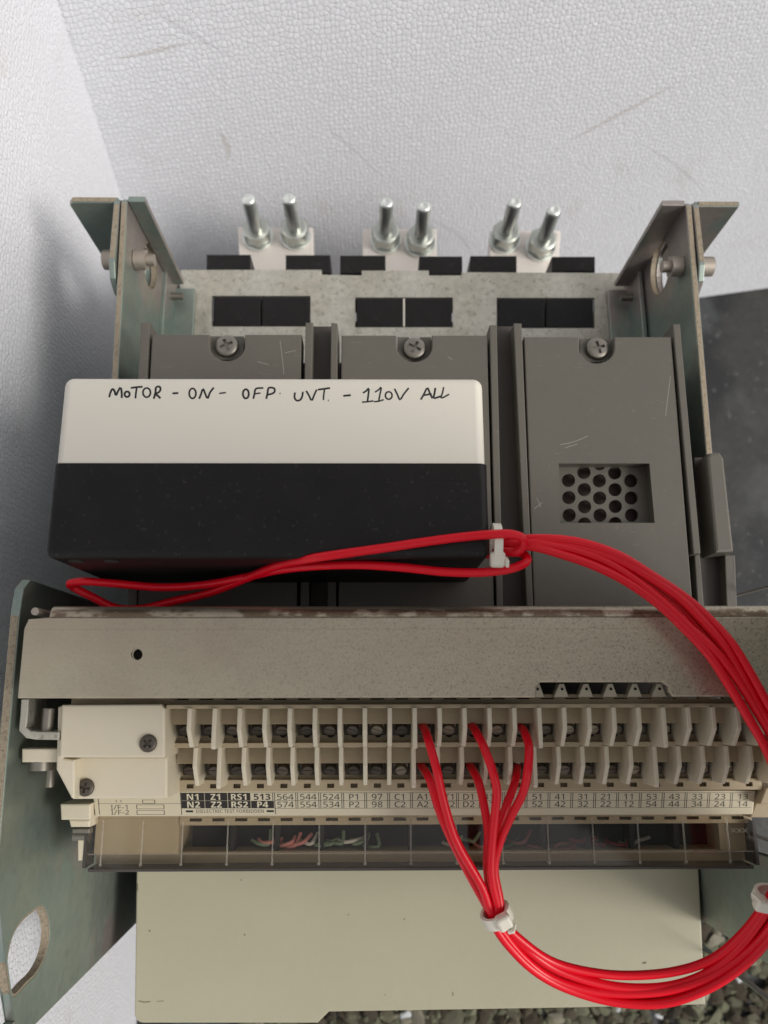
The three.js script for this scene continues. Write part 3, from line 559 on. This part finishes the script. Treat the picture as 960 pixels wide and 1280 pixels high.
  for (let i = 0; i < 25; i++) { const u = 225.5 + 28.72 * i; if (i < 4) { line(u, 991, u, 1010.5, i ? '#cdc4ac' : dark, 2); } else { line(u - 1.2, 991, u - 1.2, 1010.8); line(u + 1.2, 991, u + 1.2, 1010.8); } }
  line(225.5, 1001, 341, 1001, '#cdc4ac', 2); line(224.5, 990, 224.5, 1018.5); line(342, 1010, 342, 1018);
  text('DIELECTRIC TEST FORBIDDEN', 285, 1014.3, 4.4, '#4a443a', 1.08);
  c.fillStyle = dark; c.fillRect(X(230), Y(1013), 9 * kx, 2.4 * ky); c.fillRect(X(331), Y(1013), 9 * kx, 2.4 * ky);
  line(121, 1004.5, 224, 1004.5); line(122, 990, 122, 1018);
  text('I/F-1', 148, 1009.3, 5.6, '#4a443c', 1.5); text('I/F-2', 148, 1015.6, 5.6, '#4a443c', 1.5);
  c.lineWidth = 2; c.strokeStyle = dark; for (const [a, b, d, e] of [[169, 1006, 203, 1011], [169, 1013, 203, 1018], [177, 1000, 192, 1004]]) c.strokeRect(X(a), Y(b), X(d) - X(a), Y(e) - Y(b));
  for (const u of [144, 150]) line(u, 1000, u, 1003);
  const ct = new THREE.CanvasTexture(cv); ct.colorSpace = THREE.SRGBColorSpace; ct.anisotropy = 8;
  const q = [P(117, 988.5, BL - 0.0001), P(942, 988.5, BL - 0.0001), P(939.5, 1017.6, BL - 0.0001), P(119.5, 1019.8, BL - 0.0001)];
  const lg = new THREE.PlaneGeometry(1, 1, 60, 2), lpos = lg.attributes.position, luv = lg.attributes.uv;
  for (let i = 0; i < lpos.count; i++) { const a = luv.getX(i), b = luv.getY(i), w0 = q[3].clone().lerp(q[2], a), w1 = q[0].clone().lerp(q[1], a), w2 = w0.lerp(w1, b); lpos.setXYZ(i, w2.x, w2.y, w2.z); }
  lg.computeVertexNormals();
  const lab = new THREE.Mesh(lg, M({ map: ct, roughness: 0.5 })); lab.name = 'printed_label'; lab.receiveShadow = true; lp.add(lab);
  // slotted sill, dark contact bay and its wires below the label
  const BS = 0.3255, zA = zAt(1018, BS), zB = zAt(1031, BS), sl = [];
  for (let i = 0; i < N; i++) sl.push(hx(XC(i) - 0.0027, XC(i) + 0.0027, zAt(1021, BS), zAt(1027, BS)));
  const x0 = xAt(120, 1025, BS), x1 = xAt(940, 1025, BS);
  obj('contact_bay', [
    flat(xl - 0.002, x1, zA, zB, BS, 0.003, sl),
    box(xl - 0.002, x1, 0.329, 0.345, zA, zB - 0.0004),
    box(x0, xl - 0.002, BS + 0.0005, 0.35, zA, zAt(1066, BS)),
    box(xl - 0.002, x1, BS + 0.006, 0.35, zAt(1064, 0.331), zAt(1082, 0.331)),
    box(x0, xl - 0.002, BS + 0.004, 0.35, zAt(1066, BS), zAt(1082, 0.331)),
    box(xAt(905, 1050, BS), x1, BS + 0.004, 0.35, zB, zAt(1064, 0.331)),
  ], tan, breaker);
  const tray = obj('contact_tray', box(xl, xAt(905, 1050, BS), 0.342, 0.3445, zB - 0.001, zAt(1066, 0.331)), deep, breaker);
  const cols = [[0.75, 0.72, 0.65], [0.7, 0.28, 0.24], [0.5, 0.46, 0.38], [0.25, 0.34, 0.22], [0.55, 0.03, 0.04]];
  for (let i = 0; i < 24; i++) {
    const u = 315 + i * (i < 12 ? 12 : 20) + rr(-5, 5), v = 1052 + rr(-4, 4), a = P(u, v, 0.339), col = cols[Math.floor(rnd() * 5)];
    if (u > 840) continue;
    obj('internal_wire', tube([a, a.clone().add(V3(rr(0.001, 0.004), 0.003, rr(0, 0.002))), a.clone().add(V3(rr(0.004, 0.008), 0.004, rr(-0.001, 0.001))), a.clone().add(V3(rr(0.007, 0.013), 0, rr(-0.004, 0)))], 0.0008, 12, 6), M({ color: new THREE.Color(...(i > 14 ? col.map((k) => k * 0.35) : col)), roughness: 0.5 }), tray);
  }
  for (let i = 1; i < 25; i += 2) obj('bay_divider', box(XC(i) + 0.0036, XC(i) + 0.0054, 0.333, 0.3425, zB, zAt(1064, 0.331)), deep, tray);
  // smoked clear cover
  const BCo = 0.3215, cz0 = zAt(1019, BCo) + 0.0008, cz1 = zAt(1084, BCo), cx0 = xAt(108, 1060, BCo), cx1 = xAt(944, 1060, BCo), zR = zAt(1066, BCo);
  const cc = obj('clear_cover', [box(cx0, cx1, BCo, BCo + 0.0016, cz0, cz1)], smoke, breaker);
  obj('cover_rim', [box(cx0 + 0.001, cx1 - 0.001, BCo + 0.0003, BCo + 0.010, cz1 + 0.0001, cz1 + 0.0014, 0.0004), box(cx0 - 0.0012, cx0 - 0.0001, BCo + 0.0003, BCo + 0.01, cz0 + 0.002, cz1), box(cx1 + 0.0001, cx1 + 0.0012, BCo + 0.0003, BCo + 0.01, cz0 + 0.002, cz1)], smokeEdge, cc);
  const ribMat = new THREE.MeshPhysicalMaterial({ color: new THREE.Color(0.88, 0.85, 0.80), roughness: 0.22, transmission: 0.93, thickness: 0, ior: 1.5 });
  const ribs = [128, 178, 228, 284.5, 341, 399, 456.5, 513.5, 570.5, 628, 685, 741.5, 798, 855, 910];
  for (const u of ribs) { const x = xAt(u, 1050, BCo); obj('cover_rib', box(x - 0.0003, x + 0.0003, BCo - 0.0006, BCo - 0.0001, cz0 + 0.0005, cz1 - 0.0015, 0.0002), ribMat, cc); obj('cover_knob', new THREE.SphereGeometry(0.0007, 10, 8).translate(x, H - BCo + 0.0004, zAt(1079, BCo)), ribMat, cc); }
  obj('cover_rib', box(cx0 + 0.001, cx1 - 0.001, BCo - 0.0005, BCo - 0.0001, zR - 0.0002, zR + 0.0002, 0.0001), ribMat, cc);
  obj('moulded_mark', [0, 1, 2].flatMap((k) => { const p = P(917 + k * 7, 1038, BCo); return [1, -1].map((s) => new THREE.BoxGeometry(0.0024, 0.0002, 0.0003).rotateY(s * 0.7).translate(p.x, p.y + 0.0002, p.z)); }), ribMat, cc);
}

// beige front panel
{
  const BF = 0.407, r = [];
  for (let i = 0; i <= 6; i++) { const a = Math.PI / 2 * i / 6; r.push([179 - 11 * Math.sin(a) - 0, 1268 + 11 * Math.cos(a)]); }
  const poly = [[171, 1060], [872, 1060], [882, 1256], [711, 1260], [411, 1265], [397, 1279], ...r];
  const fp = obj('front_panel', slab(poly, BF, 0.006, 0.0007), panelPaint, breaker);
  const mark = M({ color: new THREE.Color(0.17, 0.14, 0.09), roughness: 0.7 });
  for (const [l, w] of [[[[173, 1251], [180, 1252.5], [188, 1252]], 0.0003], [[[196, 1252], [205, 1251]], 0.00018], [[[186, 1163], [188, 1164]], 0.0004], [[[305, 1168], [306.5, 1169]], 0.00045], [[[435, 1143], [436, 1144]], 0.00035], [[[505, 1148], [505.5, 1150]], 0.00035], [[[481, 1243], [482, 1244]], 0.0003], [[[566, 1240], [566, 1245]], 0.0003], [[[803, 1204], [808, 1203]], 0.0005], [[[300, 1100], [302, 1100]], 0.0003], [[[172, 1104], [172, 1114]], 0.0003]])
    obj('mark', tube(l.map(([u, v]) => { const p = P(u, v, BF); return V3(p.x, 0, p.z); }), w, 12, 6).scale(1, 0.12, 1).translate(0, H - BF, 0), mark, fp);
}

// ---------------------------------------------------------------- push button box, lying on its side on the chute covers
{
  const BT = 0.2613, zL = zAt(470.5, BT), zS = zAt(579.5, BT), zE = zAt(697, BT), xa = -0.1135, xb = 0.0390, bot = BC - 0.0013;
  const t = thing('push_button_box', 'black and white push button box with handwriting, lying on the chute covers', 'switch box');
  const lid = obj('lid', box(xa, xb, BT, bot, zL, zS + 0.0055, 0.0035), white, t);
  // trim the lid flat at the seam: the black base overlaps it
  const base = obj('base', [box(xa - 0.0004, xb + 0.0005, BT - 0.0003, bot, zS, zE, 0.003), zPrism(xa - 0.00048, xb + 0.00058, BT - 0.00036, bot - 0.0006, zS, zS + 0.0062, 0.0034)], black, t);
  for (const u of [95, 140]) { const p = P(u, 702, BT + 0.006); obj('mounting_hole', cyl(0.0026, 0.0006, 16).rotateX(Math.PI / 2).translate(p.x, p.y, zE + 0.0001), deep, base); }
  // push buttons on the far face
  for (const [u, m] of [[240, white], [351, tin], [455, white]]) {
    const x = xAt(u, 470, BT + 0.026), prof = [[0, 0], [0.0125, 0], [0.0125, 0.0038], [0.0118, 0.0048], [0.0095, 0.0056], [0.006, 0.0061], [0, 0.0062]].map(([a, b]) => new THREE.Vector2(a, b));
    const b = obj('button', new THREE.LatheGeometry(prof, 32).rotateX(-Math.PI / 2).translate(x, H - BT - 0.0265, zL - 0.0002), m, t);
    obj('button_collar', new THREE.TorusGeometry(0.0133, 0.0012, 10, 32).translate(x, H - BT - 0.0265, zL - 0.0012), m === tin ? zinc : white, b);
  }
  // handwriting: MOTOR - ON - OFF. UVT. - 110V ALL
  const O = (x, y, a, b) => Array.from({ length: 15 }, (_, i) => [x + a * Math.sin(i / 14 * 6.5 - 0.2), y - b * Math.cos(i / 14 * 6.5 - 0.2)]);
  const S = [
    [[70, 89], [73, 78], [78, 69], [83, 75], [86, 85], [91, 75], [97, 66], [100, 78], [100, 91]], O(113, 82, 6, 6.5), [[122, 67], [136, 65], [150, 64]], [[136, 66], [134, 80], [133, 92]], O(160, 78, 9, 11), [[177, 93], [181, 78], [183, 65], [191, 64], [193, 71], [188, 78], [180, 81], [187, 86], [193, 92]],
    [[222, 80], [236, 79]], O(270, 80, 8, 12), [[286, 93], [291, 80], [295, 69], [301, 82], [306, 92], [312, 78], [321, 66]], [[334, 80], [350, 78]],
    O(398, 81, 7, 11), [[416, 93], [419, 80], [422, 69], [440, 67]], [[419, 81], [433, 79]], [[447, 93], [450, 80], [453, 67], [466, 68], [467, 76], [460, 81], [450, 83]], [[479, 80], [481, 80]],
    [[516, 78], [515, 90], [520, 97], [528, 96], [533, 88], [535, 76]], [[543, 74], [550, 86], [556, 97], [562, 84], [568, 71]], [[571, 71], [586, 69], [600, 67]], [[587, 69], [585, 84], [584, 96]], [[595, 97], [597, 97]],
    [[632, 86], [650, 84]], [[679, 79], [687, 74], [693, 68], [692, 84], [690, 99]], [[677, 101], [690, 100], [704, 98]], [[708, 77], [717, 71], [723, 65], [720, 82], [717, 98]], [[705, 100], [716, 99], [729, 95]], O(741, 85, 8, 9), [[755, 69], [762, 83], [768, 95], [777, 82], [789, 67]],
    [[818, 95], [826, 81], [834, 67], [840, 80], [846, 92]], [[823, 85], [844, 81]], [[853, 67], [851, 80], [849, 91], [866, 87]], [[873, 65], [870, 79], [867, 91], [886, 82]],
  ];
  const strokes = S.map((s) => tube(s.map(([x, y]) => { const p = P(100 + x / 1.92, 450 + y / 1.92, BT - 0.0001); return V3(p.x, 0, p.z); }), 0.00036 * rr(0.85, 1.2), s.length * 4, 6).scale(1, 0.3, 1).translate(0, H - BT + 0.0000, 0));
  obj('handwriting', strokes, ink, lid);
}

// ---------------------------------------------------------------- red wires and cable ties
const RW = 0.00158;
{
  // the stretches that the six wires share; l = 0 is the inner side of the bend, 1 the outer side
  const common = (l, k) => {
    const st = [ // inner (u, v), outer (u, v), level, extra depth of the lower layer
      [[627, 1147], [617, 1152], 0.300], [[660, 1180], [648, 1196], 0.305], [[695, 1203], [682, 1225], 0.309], [[750, 1217], [722, 1244], 0.311], [[800, 1219], [772, 1255], 0.311], [[850, 1213], [830, 1254], 0.309],
      [[890, 1199], [880, 1238], 0.305], [[922, 1172], [925, 1210], 0.300], [[950, 1135], [962, 1172], 0.294], [[977, 1085], [1000, 1100], 0.284], [[985, 1030], [1008, 1030], 0.275], [[975, 980], [1000, 965], 0.268],
      [[957, 935], [978, 912], 0.2655], [[937, 900], [957, 876], 0.2655], [[912, 858], [938, 842], 0.2655], [[885, 820], [915, 805], 0.266], [[855, 790], [888, 775], 0.267], [[822, 758], [860, 748], 0.268], [[785, 729], [818, 718], 0.268], [[747, 709], [775, 692], 0.267], [[705, 694], [720, 676], 0.266], [[662, 683], [664, 673], 0.265], [[628, 686], [628, 677], 0.270], [[610, 694], [608, 684], 0.282],
    ];
    const jit = [0.3, 1.1, 2.0, 2.9, 3.7, 4.4][k];
    return st.map(([a, b, B], i) => { const t = sat(l + 0.10 * Math.sin(i * 0.8 + jit * 2)), layer = [0, 1, 0, 1, 0, 0][k]; return P(mix(a[0], b[0], t), mix(a[1], b[1], t), B + layer * 0.0036 + 0.0004 * Math.sin(i + jit)); });
  };
  const wires = [
    [[[528, 907, 0.2995], [531, 912, 0.294], [536, 927, 0.287], [545, 959, 0.284], [556, 1007, 0.288], [570, 1050, 0.291], [603, 1110, 0.297], [611, 1133, 0.299]], 'red wire from the upper A1 terminal, leftmost in the upper row'],
    [[[526, 956, 0.311], [530, 962, 0.306], [537, 974, 0.299], [547, 1007, 0.297], [560, 1040, 0.297], [585, 1090, 0.300], [609, 1134, 0.3025]], 'red wire from the lower A2 terminal, leftmost in the lower row'],
    [[[589, 906, 0.2995], [593, 911, 0.294], [604, 932, 0.286], [616, 965, 0.283], [621, 988, 0.285], [619, 1015, 0.288], [615, 1055, 0.292], [614, 1093, 0.295], [621, 1130, 0.299]], 'red wire from the upper D1 terminal, middle in the upper row'],
    [[[587, 956, 0.311], [590, 961, 0.306], [598, 977, 0.299], [605, 1007, 0.297], [610, 1040, 0.297], [609, 1085, 0.299], [616, 1130, 0.3030]], 'red wire from the lower D2 terminal, middle in the lower row'],
    [[[651, 909, 0.2995], [655, 914, 0.293], [661, 932, 0.287], [660, 960, 0.284], [654, 990, 0.287], [639, 1020, 0.291], [625, 1052, 0.294], [618, 1085, 0.297], [625, 1128, 0.300]], 'red wire from the upper terminal of the rightmost wired pair'],
    [[[647, 958, 0.311], [646, 964, 0.306], [643, 980, 0.300], [633, 1007, 0.297], [620, 1045, 0.299], [612, 1085, 0.3], [618, 1128, 0.301]], 'red wire from the lower terminal of the rightmost wired pair'],
  ];
  const lanes = [0.70, 0.90, 0.36, 0.52, 0.0, 1.0];
  wires.forEach(([head, label], k) => {
    const g = tube([...head.map((p) => P(...p)), ...common(lanes[k], k)], RW, 260, 12);
    const o = thing('red_wire', label, 'wire', 'red wires of the harness'); delete o.userData.group;
    obj('insulation', g, red, o);
    const p = P(...head[0]), q = P(...head[1]);
    obj('ferrule', cyl(0.0009, 0.003, 12).translate(p.x, p.y - 0.0005, p.z - 0.0008), steel, o);
  });
  const loop = [[606, 691, 0.279], [626, 689, 0.268], [645, 690, 0.2635], [654, 683, 0.261], [653, 673, 0.2585], [640, 668, 0.2575], [615, 668, 0.2572], [580, 671, 0.2585], [530, 677.5, 0.2592], [480, 685, 0.2592], [430, 692, 0.2592], [390, 698, 0.262], [350, 706, 0.272], [310, 722, 0.284], [265, 740, 0.293], [215, 752, 0.299], [175, 761, 0.302], [145, 760, 0.302], [115, 746, 0.299], [92, 734, 0.297], [87, 730, 0.2945], [100, 727, 0.293], [140, 729, 0.292], [200, 734, 0.292], [255, 731, 0.290], [305, 722, 0.285], [350, 712, 0.277], [400, 707, 0.270], [450, 706, 0.268], [500, 709, 0.267], [560, 715, 0.266], [610, 715, 0.265], [645, 709, 0.265], [659, 701, 0.266], [655, 693, 0.269], [638, 690, 0.274], [612, 692, 0.284]];
  const lo = thing('red_wire', 'red wire folded into a long loop in front of the push button box', 'wire');
  obj('insulation', tube(loop.map((p) => P(...p)), RW, 360, 12), red, lo);

  function tie(c, axis, rx, ry, label, headDir, w) {
    const o = thing('cable_tie', label, 'cable tie');
    const a = axis.clone().normalize(), up = V3(0, 1, 0).addScaledVector(a, -a.y).normalize(), side = a.clone().cross(up).normalize();
    const outer = [], s = new THREE.Shape(), inner = new THREE.Path();
    for (let i = 0; i < 32; i++) { const t = i / 32 * 2 * Math.PI; outer.push(new THREE.Vector2((rx + 0.0009) * Math.cos(t), (ry + 0.0009) * Math.sin(t))); }
    s.setFromPoints(outer); inner.setFromPoints(outer.map((p) => new THREE.Vector2(p.x * rx / (rx + 0.0009), p.y * ry / (ry + 0.0009)))); s.holes.push(inner);
    const m = new THREE.Matrix4().makeBasis(side, up, a.clone()).setPosition(c);
    if (m.determinant() < 0) m.makeBasis(side.clone().negate(), up, a.clone()).setPosition(c);
    obj('band', new THREE.ExtrudeGeometry(s, { depth: w, bevelEnabled: true, bevelThickness: 0.0002, bevelSize: 0.0002, bevelSegments: 2 }).translate(0, 0, -w / 2).applyMatrix4(m), nylon, o);
    const hp = V3(headDir[0] * rx, headDir[1] * ry + 0.0014, 0), h = new RoundedBoxGeometry(0.0054, 0.0044, 0.0052, 3, 0.0013).translate(hp.x, hp.y, hp.z).applyMatrix4(m);
    obj('head', h, nylon, o);
    obj('tail', new RoundedBoxGeometry(0.0026, 0.0042, 0.0012, 2, 0.0004).rotateZ(0.5).translate(hp.x + headDir[0] * 0.002 + 0.001, hp.y + 0.001, 0.003).applyMatrix4(m), nylon, o);
    return o;
  }
  const t1 = P(621, 1144, 0.3013), t1b = P(634, 1170, 0.303);
  tie(t1, t1b.clone().sub(P(611, 1122, 0.299)), 0.0046, 0.0046, 'translucent white cable tie round the wires over the beige front panel', [0.25, 0.9], 0.0040);
  const t2 = P(620, 680, 0.2645);
  tie(t2, V3(1, 0, 0.02), 0.0062, 0.0060, 'translucent white cable tie beside the right end of the push button box', [-0.98, 0.25], 0.0026);
  const t3 = P(969, 1124, 0.2945);
  tie(t3, P(975, 1085, 0.284).sub(P(946, 1155, 0.296)), 0.0068, 0.0044, 'translucent white cable tie where the wires leave the frame on the right', [0.9, 0.6], 0.0036);
}

renderer.render(scene, camera);
